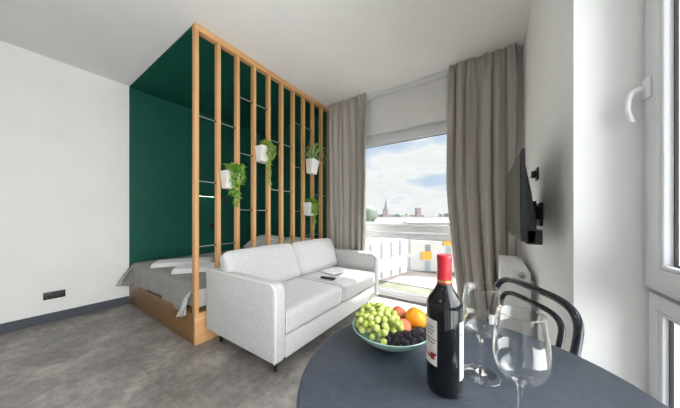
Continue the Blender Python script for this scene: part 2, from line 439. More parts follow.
def viney(root, c, h, trails, mat, lf, lw, bush, bush_r, leaves_per=.014):
    """bushy top of leafy stems plus trails hanging over the front"""
    bm = B(); sb = B()
    for k in range(bush):
        a = random.uniform(0, 2 * PI); rr = bush_r * random.uniform(.25, 1)
        e = c + Vector((math.cos(a) * rr, math.sin(a) * rr, random.uniform(-.015, .055)))
        mid = c + Vector((math.cos(a) * rr * .5, math.sin(a) * rr * .5, random.uniform(.02, .06)))
        pts = catmull([c + Vector((random.uniform(-.02, .02), random.uniform(-.02, .02), -.02)), mid, e], 6)
        tube(sb, pts, .0012, 4)
        for i in range(2, len(pts)):
            for q in range(2):
                d = Vector((random.gauss(0, 1), random.gauss(0, 1), random.gauss(.2, .5)))
                leaf(bm, pts[i], d, lf * random.uniform(.7, 1.2), lw * random.uniform(.8, 1.1), lobes=True)
    for (dy, dx, ln) in trails:
        st = c + Vector((bush_r * .75 + dx * .3, dy, .01))
        pts = [c, st]
        n = int(ln / .02)
        for i in range(1, n + 1):
            pts.append(st + Vector((dx * .2 + .012 * math.sin(i * 1.3 + dy * 50), .010 * math.sin(i * .9 + dx * 40), -.02 * i)))
        pts = catmull(pts, 3); tube(sb, pts, .0012, 4)
        for i in range(2, len(pts)):
            for q in range(2):
                d = Vector((random.gauss(.3, .8), random.gauss(0, 1), random.gauss(-.3, .5)))
                leaf(bm, pts[i], d, lf * random.uniform(.6, 1.05), lw * random.uniform(.7, 1.0), lobes=True)
    f = obj('foliage', bm, mat, root, ang=60); f['kind'] = 'stuff'
    obj('stem', sb, M['stem'], f)

PX = -2.075
pl = thing('potted_plant', 'leafy trailing plant in white pot hung nearest the screen front edge', 'potted plant', (PX, 1.235, 1.37), 'plants hung on the slat screen')
pot_part(pl, PX, 1.225, 1.375, .135, .165, .125, -.05)
viney(pl, Vector((PX + .02, 1.245, 1.545)), .1, [(-.03, .03, .35), (-.05, .02, .22), (-.02, .06, .26), (.05, .0, .12)], M['leaf'], .046, .021, 22, .10)
pl = thing('potted_plant', 'lime fern with one long hanging tail, in the highest white pot', 'potted plant', (PX, 1.61, 1.69), 'plants hung on the slat screen')
pot_part(pl, PX, 1.60, 1.70, .135, .165, .125, -.06)
viney(pl, Vector((PX + .02, 1.635, 1.875)), .1, [(-.035, .02, .47), (-.025, .03, .42), (-.045, .03, .3), (-.01, .04, .22), (.02, .03, .14), (.05, .02, .10)], M['leaf2'], .028, .012, 60, .09)
pl = thing('potted_plant', 'spider plant with long arching leaves in tilted white pot near curtain', 'potted plant', (PX, 2.4, 1.69), 'plants hung on the slat screen')
mt = pot_part(pl, PX, 2.40, 1.70, .15, .19, .125, -.12)
bm = B(); c = Vector((PX, 2.42, 1.88))
for k in range(44):
    a = random.uniform(0, 2 * PI); rr = random.uniform(.15, .30); hh = random.uniform(.02, .18) if k % 5 else random.uniform(.18, .30)
    if hh > .18: rr *= .6
    dv = Vector((math.cos(a), math.sin(a), 0)); sd = Vector((-math.sin(a), math.cos(a), 0))
    if dv.x < 0: dv.x *= .12
    drop = random.uniform(.05, .22)
    pts = catmull([c - Vector((0, 0, .015)), c + dv * rr * .4 + Vector((0, 0, hh)), c + dv * rr * .85 + Vector((0, 0, hh - drop * .35)), c + dv * rr * 1.05 + Vector((0, 0, hh - drop))], 4)
    prev = None
    for i, q in enumerate(pts):
        w = .019 * (1 - (i / (len(pts) - 1)) ** 2) + .001
        cur = (bm.verts.new(q + sd * w * .6 + Vector((0, 0, .002))), bm.verts.new(q), bm.verts.new(q - sd * w * .6 + Vector((0, 0, .002))))
        if prev:
            bm.faces.new((prev[0], cur[0], cur[1], prev[1])); bm.faces.new((prev[1], cur[1], cur[2], prev[2]))
        prev = cur
f = obj('foliage', bm, M['leaf3'], pl, ang=60); f['kind'] = 'stuff'
pl = thing('potted_plant', 'small trailing plant in the lowest white pot, just above sofa back', 'potted plant', (PX, 2.39, 1.12), 'plants hung on the slat screen')
pot_part(pl, PX, 2.34, 1.125, .125, .17, .125, -.1)
viney(pl, Vector((PX + .02, 2.385, 1.295)), .1, [(-.045, .02, .33), (-.035, .03, .26), (-.06, .03, .18), (-.01, .02, .14), (.03, .02, .1)], M['leaf'], .034, .017, 22, .085)

# ------------------------------------------------------------------ bed
bd = thing('platform_bed', 'low oak platform bed with mattress behind the slat screen', 'bed', (-3.0, 2.0, 0))
bm = B()
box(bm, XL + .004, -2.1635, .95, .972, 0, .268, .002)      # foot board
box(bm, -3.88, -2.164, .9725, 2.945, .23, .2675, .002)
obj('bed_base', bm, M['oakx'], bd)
o = obj('side_panel', box(B(), -2.163, -2.14, .9505, 2.945, 0, .2685, .002), M['oaky'], bd); o['label'] = 'lighter oak side panel under the slats'
bm = B(); cushion(bm, -3.885, -2.205, .985, 2.93, .270, .49, 10, .05, .0, .002)
obj('mattress', bm, M['mattress'], bd)
# bedspread: draped sheet over the mattress and down over the foot
def spread_mesh():
    bm = B(); nx, ny = 96, 64
    x0, x1 = -3.885, -2.205
    grid = []
    for j in range(ny + 1):
        row = []
        for i in range(nx + 1):
            u = i / nx; s = j / ny
            x = x0 + (x1 - x0) * u
            L = 1.55; dist = L * s              # 0 at the hem, measured up and over the foot edge
            hang = .21 + .018 * math.sin(u * 9) + .025 * noise.noise(Vector((u * 5, 0, 3)))
            cornerR = max(0, (u - .80) / .20); cornerL = max(0, (.07 - u) / .07)
            hang += .02 * cornerR ** 1.4 + .02 * cornerL
            tot = hang + 1.25
            dist = tot * s
            rad = .055
            if dist < hang - rad * .6:
                z = .502 - rad - (hang - rad * .6 - dist); y = .957
                fold = (1 - dist / hang)
                y -= .010 * math.sin(u * 38 + 1.2) * fold + .008 * fold
                y -= cornerR * .05 * fold + cornerL * .10 * fold
                x += cornerL * (-.0) - cornerR * .02 * fold + .012 * math.sin(u * 25) * fold
            else:
                a = min(1, (dist - (hang - rad * .6)) / (rad * PI / 2)) * PI / 2
                rest = max(0, dist - (hang - rad * .6) - rad * PI / 2)
                y = .957 + rad * (1 - math.cos(a)) + rest; z = .502 - rad + rad * math.sin(a)
                z += .006 * noise.noise(Vector((x * 5, y * 5, 0))) + .003 * noise.noise(Vector((x * 17, y * 9, 2)))
            # side roll-off to the partition side
            e = max(0, (u - .965) / .035); z -= .05 * e * e if dist > hang else 0
            row.append(bm.verts.new((x, y, z + .004)))
        grid.append(row)
    for j in range(ny):
        for i in range(nx): bm.faces.new((grid[j][i], grid[j][i + 1], grid[j + 1][i + 1], grid[j + 1][i]))
    return bm
sp = obj('bedspread', spread_mesh(), M['spread'], ang=80)
md = sp.modifiers.new('thick', 'SOLIDIFY'); md.thickness = .006; md.offset = 1
tag(sp, 'grey bedspread draped over the platform bed foot', 'bedspread')
# hanging corners of the bedspread (children: same cloth, twisted tails)
def tail(bm, pts, widths, dirs):
    t = bmesh.new(); prev = None
    P2 = catmull(pts, 6); n = len(P2)
    for i, p in enumerate(P2):
        f = i / (n - 1); w = widths[0] * (1 - f) + widths[1] * f
        d = Vector(dirs).normalized(); row = []
        for k in range(9):
            q = k / 8 - .5
            row.append(t.verts.new(p + d * w * q + Vector((0, -1, 0)) * .018 * math.cos(q * 12 + f * 3) * (.4 + f)))
        if prev:
            for k in range(8): t.faces.new((prev[k], prev[k + 1], row[k + 1], row[k]))
        prev = row
    merge(bm, t)
bm = B(); tail(bm, [(-3.80, .99, .49), (-3.82, .93, .44), (-3.84, .885, .36), (-3.865, .845, .255)], (.14, .035), (1, .1, .35))
o = obj('corner_flap', bm, M['flap'], sp, ang=80); o['label'] = 'paler underside of the hanging corner'
md = o.modifiers.new('thick', 'SOLIDIFY'); md.thickness = .004
bm = B(); tail(bm, [(-2.225, .975, .47), (-2.235, .935, .42), (-2.26, .915, .33), (-2.30, .905, .235)], (.05, .10), (1, 0, .3))
o = obj('corner_flap', bm, M['flap'], sp, ang=80); o['label'] = 'paler underside of the hanging corner'
md = o.modifiers.new('thick', 'SOLIDIFY'); md.thickness = .004
# pillows at the head
for (x, y, r, lab) in ((-2.62, 2.66, .1, 'white pillow at bed head nearest the slat screen'), (-3.42, 2.66, -.05, 'white pillow at bed head beside the green side wall')):
    bm = B(); t = bmesh.new(); bmesh.ops.create_cube(t, size=2); bmesh.ops.subdivide_edges(t, edges=t.edges[:], cuts=9, use_grid_fill=True)
    for v in t.verts:
        u = v.co.copy(); k = max(0, (1 - abs(u.x) ** 3)) ** .5 * max(0, (1 - abs(u.y) ** 3)) ** .5
        v.co = Vector((u.x * .34 * (1 - .06 * (1 - u.y * u.y)), u.y * .21 * (1 - .06 * (1 - u.x ** 2)), u.z * (.012 + .085 * k)))
    merge(bm, t, None, Matrix.Translation((x, y, .645)) @ Matrix.Rotation(r, 4, 'Z') @ Matrix.Rotation(.42, 4, 'X'))
    tag(obj('pillow', bm, M['linen'], loc=(x, y, .5), ang=80), lab, 'pillow', 'pillows on the bed')
# folded linens
def folded(cx, cy, rz, L, W, layers, lab):
    bm = B(); z = .512
    for k in range(layers):
        hh = .017
        t = bmesh.new(); cushion(t, -L / 2 + .004 * k, L / 2 - .006 * k, -W / 2 + .003 * k, W / 2 - .002 * k, 0, hh, 8, .008, .002, .003)
        merge(bm, t, None, Matrix.Translation((cx, cy, z)) @ Matrix.Rotation(rz, 4, 'Z')); z += hh - .001
    tag(obj('folded_towel', bm, M['towel'], loc=(cx, cy, .51), ang=60), lab, 'towel', 'folded white towels on the bed')
folded(-3.27, 1.33, 1.0, .62, .30, 3, 'long folded white towel farther from the slat screen')
folded(-2.74, 1.33, .95, .58, .32, 3, 'folded white towel lying close to the slat screen')
folded(-2.62, 1.40, .95, .30, .22, 1, 'small white towel folded on the towel close to slat screen') if False else None

# reading shelf light, lamp and switch on the alcove wall
sl = thing('wall_shelf_light', 'black bar light glowing on the green alcove wall', 'wall light', (XL, 1.91, 1.42))
obj('housing', box(B(), XL + .001, XL + .05, 1.72, 2.02, 1.437, 1.462, .003), M['black'], sl)
obj('led_strip', box(B(), XL + .036, XL + .042, 1.73, 2.01, 1.432, 1.4365), M['led'], sl)
rl = thing('reading_lamp', 'small black swivel reading lamp on green wall', 'wall lamp', (XL, 2.165, 1.42))
obj('wall_plate', cyl(B(), (XL + .001, 2.165, 1.44), (XL + .02, 2.165, 1.44), .035, 24), M['black'], rl)
bm = B(); tube(bm, [(XL + .02, 2.165, 1.44), (XL + .06, 2.165, 1.44), (XL + .075, 2.165, 1.43)], .006, 8); obj('arm', bm, M['black'], rl)
obj('lamp_head', cyl(B(), (XL + .075, 2.165, 1.45), (XL + .085, 2.16, 1.335), .018, 16, .026), M['black'], rl)
sw = thing('light_switch', 'small black switch low on green alcove wall', 'light switch', (XL, 1.996, .95))
obj('switch_plate', box(B(), XL + .001, XL + .010, 1.956, 2.036, .91, .99, .003), M['black'], sw)
obj('switch_rocker', box(B(), XL + .009, XL + .018, 1.97, 2.022, .924, .976, .003), M['tvplastic'], sw)

# double socket on the white wall
so = thing('wall_socket', 'black double power socket on white wall above baseboard', 'power socket', (XL, .345, .28))
obj('socket_plate', box(B(), XL + .001, XL + .010, .27, .42, .242, .318, .003), M['black'], so)
for yc in (.308, .382):
    bm = B(); box(bm, XL + .009, XL + .013, yc - .029, yc + .029, .251, .309, .001)
    s_ = obj('socket', bm, M['tvplastic'], so)
    bm = B(); lathe(bm, [(0.0205, .0), (.0225, .0), (.0225, .003), (.0205, .003), (.0205, 0)], 0, 0, 0, 24)
    bmesh.ops.transform(bm, matrix=Matrix.Translation((XL + .013, yc, .28)) @ Matrix.Rotation(PI / 2, 4, 'Y'), verts=bm.verts)
    obj('socket_ring', bm, M['rbtn'], s_)

# ------------------------------------------------------------------ sofa
sf = thing('sofa', 'light grey two seat fabric sofa standing against the slat screen', 'sofa', (-1.62, 1.84, 0))
XB, XF, Y0, Y1 = -2.105, -1.20, 1.02, 2.67
def arm(y0, y1, side):
    """arm: side profile rounded at the front top corner; extruded with soft edges"""
    t = bmesh.new(); prof = []
    zt, zb, r = .66, .125, .065
    prof += [(XB, zb), (XF - .015, zb)]
    prof += [(XF, zb + .03)]
    for k in range(9):
        a = k / 8 * PI / 2; prof.append((XF - r + r * math.cos(a), zt - r + r * math.sin(a)))
    for k in range(5):
        a = PI / 2 + k / 4 * PI / 2; prof.append((XB + .05 + .05 * math.cos(a), zt + .0 - .05 + .05 * math.sin(a)))
    f = t.faces.new([t.verts.new((x, y0, z)) for x, z in prof])
    e = bmesh.ops.extrude_face_region(t, geom=[f]); vs = [v for v in e['geom'] if isinstance(v, bmesh.types.BMVert)]
    bmesh.ops.translate(t, verts=vs, vec=(0, y1 - y0, 0))
    bmesh.ops.recalc_face_normals(t, faces=t.faces)
    rim = [ed for ed in t.edges if abs(ed.verts[0].co.y - ed.verts[1].co.y) < 1e-6]
    bmesh.ops.bevel(t, geom=rim, offset=.022, segments=4, affect='EDGES', profile=.5)
    bm = B(); merge(bm, t)
    o = obj('armrest', bm, M['sofa'], sf, ang=50)
    yo = y0 + .008 if side < 0 else y1 - .008
    pts = [(x, yo, z) for x, z in prof[1:]]
    yo2 = y0 + .008
    cxm, czm = (XB + XF) / 2, .39
    pp = []
    for x, z in prof[1:]:
        v = Vector((x - cxm, 0, z - czm)); n_ = v.normalized() * -.003; pp.append((x + n_.x, yo, z + n_.z))
    bm = B(); tube(bm, pp, .0045, 8); obj('piping', bm, M['piping'], o)
    return o
arm(Y0, Y0 + .10, -1); arm(Y1 - .10, Y1, 1)
ya, yb, ym = Y0 + .102, Y1 - .102, 1.848
obj('back_frame', box(B(), XB, XB + .10, ya, yb, .125, .66, .02, 3), M['sofa'], sf)
obj('seat_base', box(B(), XB + .05, -1.205, ya, yb, .125, .282, .012, 3), M['sofa'], sf)
for (a, b_) in ((ya, ym - .002), (ym + .002, yb)):
    bm = B(); cushion(bm, XB + .11, -1.195, a, b_, .284, .452, 14, .035, .006, .003)
    cs = obj('seat_cushion', bm, M['sofa'], sf, ang=70)
    pts = []
    x0_, x1_, r = XB + .13, -1.203, .05
    pts = [(x1_, a + .006, .30), (x1_, a + .006, .44), (x1_ - .02, a + .005, .452), (XB + .4, a + .004, .454)]
    bm = B(); tube(bm, pts, .003, 6); obj('piping', bm, M['piping'], cs)
for (a, b_) in ((ya - .06, ym - .002), (ym + .002, yb + .01)):
    bm = B(); t = bmesh.new()
    cushion(t, -.075, .075, a, b_, 0, .385, 14, .045, .012, .004)
    for v in t.verts:   # wedge: thinner on top, leaning back
        k = v.co.z / .385; v.co.x = v.co.x * (1.18 - .38 * k) - .05 * math.sin(k * PI) * -.2
    merge(bm, t, None, Matrix.Translation((-1.80, 0, .445)) @ Matrix.Rotation(-.36, 4, 'Y'))
    for v in bm.verts: v.co.x = max(v.co.x, XB + .006 + .0 * v.co.z)
    cs = obj('back_cushion', bm, M['sofa'], sf, ang=70)
for (x, y) in ((-1.31, Y0 + .1), (-2.03, Y0 + .1), (-1.31, Y1 - .1), (-2.03, Y1 - .1)):
    obj('leg', cyl(B(), (x, y, 0), (x, y, .13), .013, 14, .016), M['black'], sf)

# magazine and remote on the seat
SZ = .464
mg = thing('magazine', 'open magazine lying on the far seat cushion', 'magazine', (-1.52, 2.2, SZ))
mr = Matrix.Translation((-1.56, 2.255, SZ - .004)) @ Matrix.Rotation(-.22, 4, 'Z')
def page(w0, w1, lift, zoff, m, name, inset=0):
    t = bmesh.new(); n = 10; pr = None
    for i in range(n + 1):
        q = w0 + (w1 - w0) * i / n; z = zoff + lift * math.sin(PI * i / n) * .8 + .003 * (1 - i / n)
        r = [t.verts.new((-.145 + inset, q, z)), t.verts.new((.145 - inset, q, z)), t.verts.new((.145 - inset, q, z - .003)), t.verts.new((-.145 + inset, q, z - .003))]
        if pr:
            for k in range(4): t.faces.new((pr[k], pr[(k + 1) % 4], r[(k + 1) % 4], r[k]))
        else: t.faces.new(r[::-1])
        pr = r
    t.faces.new(pr); bmesh.ops.recalc_face_normals(t, faces=t.faces)
    bm = B(); merge(bm, t, None, mr); return obj(name, bm, m, mg, ang=50)
page(0, -.165, .007, .006, M['cover'], 'cover', .01); page(0, .165, .007, .006, M['paper'], 'page', .01)
page(-.004, -.155, .007, .0088, M['paper'], 'page', .014)
rm = thing('remote_control', 'black remote control lying on sofa seat', 'remote control', (-1.44, 1.95, SZ))
mr = Matrix.Translation((-1.45, 1.94, SZ - .004)) @ Matrix.Rotation(.12, 4, 'Z')
t = bmesh.new(); box(t, -.085, .085, -.022, .022, .001, .019, .006, 3); bm = B(); merge(bm, t, None, mr); obj('body', bm, M['remote'], rm)
for i in range(5):
    for j in range(3):
        t = bmesh.new(); cyl(t, (-.06 + i * .025, -.012 + j * .012, .018), (-.06 + i * .025, -.012 + j * .012, .0205), .0038, 8)
        bm = B(); merge(bm, t, None, mr); obj('button', bm, M['rbtn'], rm)

# ------------------------------------------------------------------ curtains
def curtain(name, x0t, x1t, x0b, x1b, nf, ph, lab, yc=2.80, amp=.045, ztop=2.755, midx=None):
    bm = B(); nx, nz = nf * 14, 40; grid = []
    for j in range(nz + 1):
        v = (j / nz) ** 1.25; z = ztop * (1 - v) + .012 * v; row = []
        k = max(0, (v - .45) / .55) ** 1.3
        for i in range(nx + 1):
            u = i / nx
            a0 = x0t * (1 - k) + x0b * k; a1 = x1t * (1 - k) + x1b * k
            warp = u + .018 * math.sin(u * 9 + ph) + .012 * math.sin(u * 21 + ph + v * 2)
            x = a0 + (a1 - a0) * min(1, max(0, warp))
            head = min(1, v / .10)
            am = amp * (.40 + .60 * head) * (.62 + .75 * noise.noise(Vector((u * 4.5, v * 1.1, ph * 3))))
            w_ = u + .045 * noise.noise(Vector((u * 3.2, v * .8, ph + 9)))
            y = yc + am * (math.sin(w_ * nf * 2 * PI + ph + .6 * math.sin(v * 3 + u * 4)) + .28 * math.sin(w_ * nf * 4.6 * PI + 2 + v)) + .012 * noise.noise(Vector((u * 12, v * 3, ph + 5)))
            x += am * .35 * math.cos(u * nf * 2 * PI + ph)
            # pinch pleats at the header
            if head < 1:
                pc = abs(((u * (nf + 2)) % 1) - .5); y -= (1 - head) ** .7 * .030 * math.exp(-(pc / .07) ** 2)
                z += .012 * math.exp(-(pc / .1) ** 2) * (1 if j == 0 else 0)
            row.append(bm.verts.new((x, y, z)))
        grid.append(row)
    for j in range(nz):
        for i in range(nx): bm.faces.new((grid[j][i], grid[j][i + 1], grid[j + 1][i + 1], grid[j + 1][i]))
    o = obj(name, bm, M['curtain'], loc=((x0t + x1t) / 2, yc, 0), ang=80)
    md = o.modifiers.new('thick', 'SOLIDIFY'); md.thickness = .003
    return tag(o, lab, 'curtain', 'taupe curtains beside the big window')
curtain('curtain', -2.12, -1.45, -2.10, -1.47, 7, .4, 'taupe floor length curtain hanging behind the sofa end', yc=2.80, amp=.04)
curtain('curtain', -.455, .205, -.30, .20, 6, 1.7, 'taupe floor length curtain hanging beside the television wall', yc=2.81, amp=.055)

# ------------------------------------------------------------------ radiator
rd = thing('radiator', 'white panel radiator on the wall below the television', 'radiator', (.12, 2.3, .1))
RY0, RY1 = 1.99, 2.70
bm = B(); box(bm, .036, .052, RY0 + .004, RY1 - .004, .14, .735, .004)
obj('front_panel', bm, M['radiator'], rd)
bm = B(); box(bm, .10, .112, RY0 + .01, RY1 - .01, .15, .73, .003); box(bm, .165, .178, RY0 + .01, RY1 - .01, .15, .73, .003)
obj('inner_panel', bm, M['radiator'], rd)
bm = B(); box(bm, .036, .206, RY0, RY0 + .012, .14, .745, .004); obj('side_cover', bm, M['radiator'], rd)
bm = B(); box(bm, .036, .20, RY1 - .012, RY1, .14, .745, .004); obj('side_cover', bm, M['radiator'], rd)
bm = B(); box(bm, .036, .20, RY0 + .012, RY1 - .012, .735, .745, .002)
for i in range(22):
    y = RY0 + .05 + i * .029; box(bm, .07, .165, y, y + .012, .7445, .747)
obj('top_grille', bm, M['radiator'], rd)
bm = B(); cyl(bm, (.158, RY0 + .002, .713), (.158, RY0 - .010, .713), .024, 24); cyl(bm, (.158, RY0 - .010, .713), (.158, RY0 - .024, .713), .018, 24, .017); v_ = obj('valve_cap', bm, M['valve'], rd)
bm = B(); cyl(bm, (.158, RY0 - .023, .713), (.158, RY0 - .028, .713), .010, 16); obj('valve_key', bm, M['rbtn'], v_)
for y in (2.12, 2.56):
    bm = B(); box(bm, .176, XR - .001, y - .015, y + .015, .2, .66); obj('wall_bracket', bm, M['radiator'], rd)
bm = B(); tube(bm, [(.07, 2.64, .15), (.07, 2.64, .0)], .008, 10); obj('pipe', bm, M['radiator'], rd)

# ------------------------------------------------------------------ television
tv = thing('television', 'black flat television on swing arm fixed to white wall', 'television', (XR, 1.62, 1.2))
def prism_y(bm, prof, y0, y1, bev=0):
    t = bmesh.new(); f = t.faces.new([t.verts.new((x, y0, z)) for x, z in prof])
    e = bmesh.ops.extrude_face_region(t, geom=[f]); bmesh.ops.translate(t, verts=[v for v in e['geom'] if isinstance(v, bmesh.types.BMVert)], vec=(0, y1 - y0, 0))
    bmesh.ops.recalc_face_normals(t, faces=t.faces)
    if bev: bmesh.ops.bevel(t, geom=t.edges[:], offset=bev, segments=2, affect='EDGES')
    merge(bm, t)
TVY0, TVY1 = 1.27, 1.97
bm = B(); prism_y(bm, [(.097, 1.01), (.118, 1.01), (.112, 1.412), (.099, 1.412)], TVY0, TVY1, .002); obj('bezel', bm, M['tvplastic'], tv)
bm = B(); box(bm, .0955, .0975, TVY0 + .01, TVY1 - .01, 1.035, 1.403); obj('screen', bm, M['tvscreen'], tv, smooth=False)
bm = B(); prism_y(bm, [(.114, 1.0), (.152, 1.0), (.156, 1.05), (.138, 1.22), (.118, 1.34), (.112, 1.36)], TVY0 + .03, TVY1 - .03, .004); obj('back_housing', bm, M['tvplastic'], tv)
bm = B(); box(bm, .12, .175, 1.30, 1.52, .995, 1.06, .005); obj('connector_box', bm, M['tvplastic'], tv)
bm = B(); box(bm, .142, .158, 1.45, 1.85, 1.09, 1.23, .003); obj('mount_plate', bm, M['black'], tv)
for o_ in [k for k in bpy.data.objects if k.parent == tv]:      # the far side is swung slightly away from the wall
    for v in o_.data.vertices: v.co.x -= (v.co.y + 1.62 - 1.27) * .026
bm = B(); box(bm, .225, XR - .001, 1.78, 1.94, 1.06, 1.20, .003); obj('wall_plate', bm, M['black'], tv)
bm = B(); box(bm, .155, .228, 1.80, 1.83, 1.10, 1.18, .004); cyl(bm, (.20, 1.815, 1.05), (.20, 1.815, 1.21), .014, 14); obj('swing_arm', bm, M['black'], tv)
ol = thing('cable_outlet', 'black cable outlet on white wall above the television bracket', 'socket', (XR, 1.98, 1.38))
obj('outlet_plate', box(B(), XR - .009, XR - .001, 1.93, 2.03, 1.355, 1.435, .003), M['black'], ol)
bm = B(); cyl(bm, (XR - .008, 1.97, 1.392), (XR - .03, 1.97, 1.392), .014, 14); box(bm, XR - .035, XR - .010, 1.95, 1.99, 1.37, 1.415, .005); obj('plug', bm, M['black'], ol)
bm = B(); tube(bm, [(XR - .035, 1.97, 1.39), (XR - .055, 1.97, 1.35), (XR - .058, 1.965, 1.28), (XR - .05, 1.96, 1.215), (XR - .03, 1.96, 1.205)], .0035, 8, 6)
obj('cable', bm, M['pot'], ol)

# ------------------------------------------------------------------ table
TC = Vector((-.054, .582, 0)); TR = .37; TZ = .75
tb = thing('round_table', 'round dark slate blue dining table holding fruit and wine', 'table', TC)
bm = B(); lathe(bm, [(0, .722), (TR - .008, .722), (TR, .728), (TR, .742), (TR - .003, .748), (TR - .008, TZ), (0, TZ)], TC.x, TC.y, 0, 128)
obj('tabletop', bm, M['table'], tb, ang=60)
bm = B(); lathe(bm, [(0, .03), (.03, .03), (.03, .70), (.09, .722), (0, .722)], TC.x, TC.y, 0, 32); obj('pedestal', bm, M['black'], tb)
bm = B(); lathe(bm, [(0, 0), (.20, 0), (.20, .012), (.19, .018), (.03, .032), (0, .032)], TC.x, TC.y, 0, 64); obj('table_base', bm, M['black'], tb)

# ------------------------------------------------------------------ bentwood chair
Wd = Vector((.505, -.863, 0)).normalized(); Fd = Vector((-.863, -.505, 0)).normalized()
CO = Vector((.059, 1.135, 0)) + Fd * .19
ch = thing('bentwood_chair', 'black lacquered bentwood chair tucked in behind the round table', 'chair', CO)
def cp(u, f, z): return CO + Wd * u + Fd * f + Vector((0, 0, z))
def hoop(hw, ztop, zsh, hwb, lean, base_f=-.19):
    pts = []
    zz = [.47, .52, .58, .64, .70]
    for z in zz:
        k = (z - .47) / (.70 - .47); pts.append((hwb + (hw - hwb) * math.sin(k * PI / 2), z))
    n = 9
    for i in range(1, n):
        a = i / n * PI / 2
        pts.append((hw * math.cos(a) ** .48, .70 + (ztop - .70) * math.sin(a) ** .52))
    right = pts; left = [(-u, z) for u, z in reversed(pts)]
    allp = right + [(0, ztop)] + left
    return [cp(u, base_f - lean * (z - .46) - .0, z) for u, z in allp]
bm = B()
hp = hoop(.207, .838, 0, .188, .20)
legR = [cp(.185, -.225, 0.002), cp(.175, -.20, .25)]; legL = [cp(-.175, -.20, .25), cp(-.185, -.225, .002)]
tube(bm, legR + hp + legL, .0125, 12, 4); obj('outer_hoop', bm, M['gloss_black'], ch, ang=60)
bm = B(); tube(bm, hoop(.155, .786, 0, .135, .20), .010, 12, 4); obj('inner_hoop', bm, M['gloss_black'], ch, ang=60)
bm = B(); t = bmesh.new(); lathe(t, [(0, .445), (.19, .44), (.205, .448), (.208, .46), (.202, .472), (.185, .476), (.17, .466), (0, .462)], 0, 0, 0, 48)
merge(bm, t, None, Matrix.Translation(CO)); obj('seat', bm, M['gloss_black'], ch, ang=50)
bm = B(); t = bmesh.new(); 
tube(bm, [cp(.15 * math.cos(a), .15 * math.sin(a), .30) for a in [2 * PI * i / 40 for i in range(40)]], .008, 8, closed=True); obj('leg_ring', bm, M['gloss_black'], ch, ang=60)
for s in (-1, 1):
    bm = B(); tube(bm, [cp(s * .13, .13, .445), cp(s * .14, .145, .25), cp(s * .165, .18, .002)], .012, 12, 4); obj('leg', bm, M['gloss_black'], ch, ang=60)

# ------------------------------------------------------------------ wine bottle
BX, BY = -.089, .538
wb = thing('wine_bottle', 'dark red wine bottle with red capsule on the table', 'bottle', (BX, BY, TZ))
R0 = .0362
prof = [(0, .001), (.030, .0), (.034, .002), (R0, .008), (R0, .178)]
for k in range(1, 13):
    t_ = k / 12; prof.append((R0 + (.0142 - R0) * (0.5 - .5 * math.cos(PI * t_ ** .95)), .178 + .052 * t_ ** .92))
prof += [(.0138, .245), (.0136, .277), (.0136, .279), (0, .28)]
obj('bottle_body', lathe(B(), prof, BX, BY, TZ, 64), M['wine'], wb, ang=60)
bm = B(); lathe(bm, [(.0148, .226), (.0152, .228), (.0146, .244), (.0146, .273), (.0152, .274), (.0152, .284), (.0144, .2865), (0, .2865)], BX, BY, TZ, 48)
cpz = obj('capsule', bm, M['capsule'], wb, ang=40)
obj('capsule_band', lathe(B(), [(.0151, .2285), (.01545, .2292), (.01535, .2330), (.0148, .2335)], BX, BY, TZ, 48), M['gold'], cpz)
def wrap(a0, a1, z0, z1, off, m, name, par, wav=0, seg=24):
    """paper strip wrapped on the bottle, angles in degrees about the bottle axis"""
    t = bmesh.new(); rows = []
    for i in range(seg + 1):
        a = math.radians(a0 + (a1 - a0) * i / seg); r = R0 + off
        dz = wav * math.sin(i / seg * PI * 2.4)
        rows.append((t.verts.new((BX + r * math.cos(a), BY + r * math.sin(a), TZ + z0 + dz)), t.verts.new((BX + r * math.cos(a), BY + r * math.sin(a), TZ + z1 + dz))))
    for p, q in zip(rows, rows[1:]): t.faces.new((p[0], q[0], q[1], p[1]))
    bmesh.ops.recalc_face_normals(t, faces=t.faces)
    bm = B(); merge(bm, t); return obj(name, bm, m, par, ang=60)
# camera lies toward angle of (-BX,-BY)
ac = math.degrees(math.atan2(-BY, -BX))
lb = wrap(ac - 112, ac - 22, .060, .154, .0004, M['label'], 'front_label', wb)
wrap(ac - 100, ac - 24, .078, .083, .0007, M['redink'], 'red_ribbon', lb, .004)
wrap(ac - 46, ac - 30, .072, .086, .0008, M['redink'], 'red_seal', lb)
for (z0, a_, b_) in ((.137, 40, 62), (.130, 36, 66), (.123, 44, 60), (.112, 30, 70), (.105, 34, 66)):
    wrap(ac - b_, ac - a_ + 6, z0, z0 + .0025, .0007, M['ink'], 'printed_line', lb, 0, 8)
bl = wrap(ac + 50, ac + 112, .036, .154, .0004, M['label'], 'back_label', wb)
wrap(ac + 56, ac + 64, .126, .132, .0007, M['ink'], 'printed_line', bl, 0, 6)

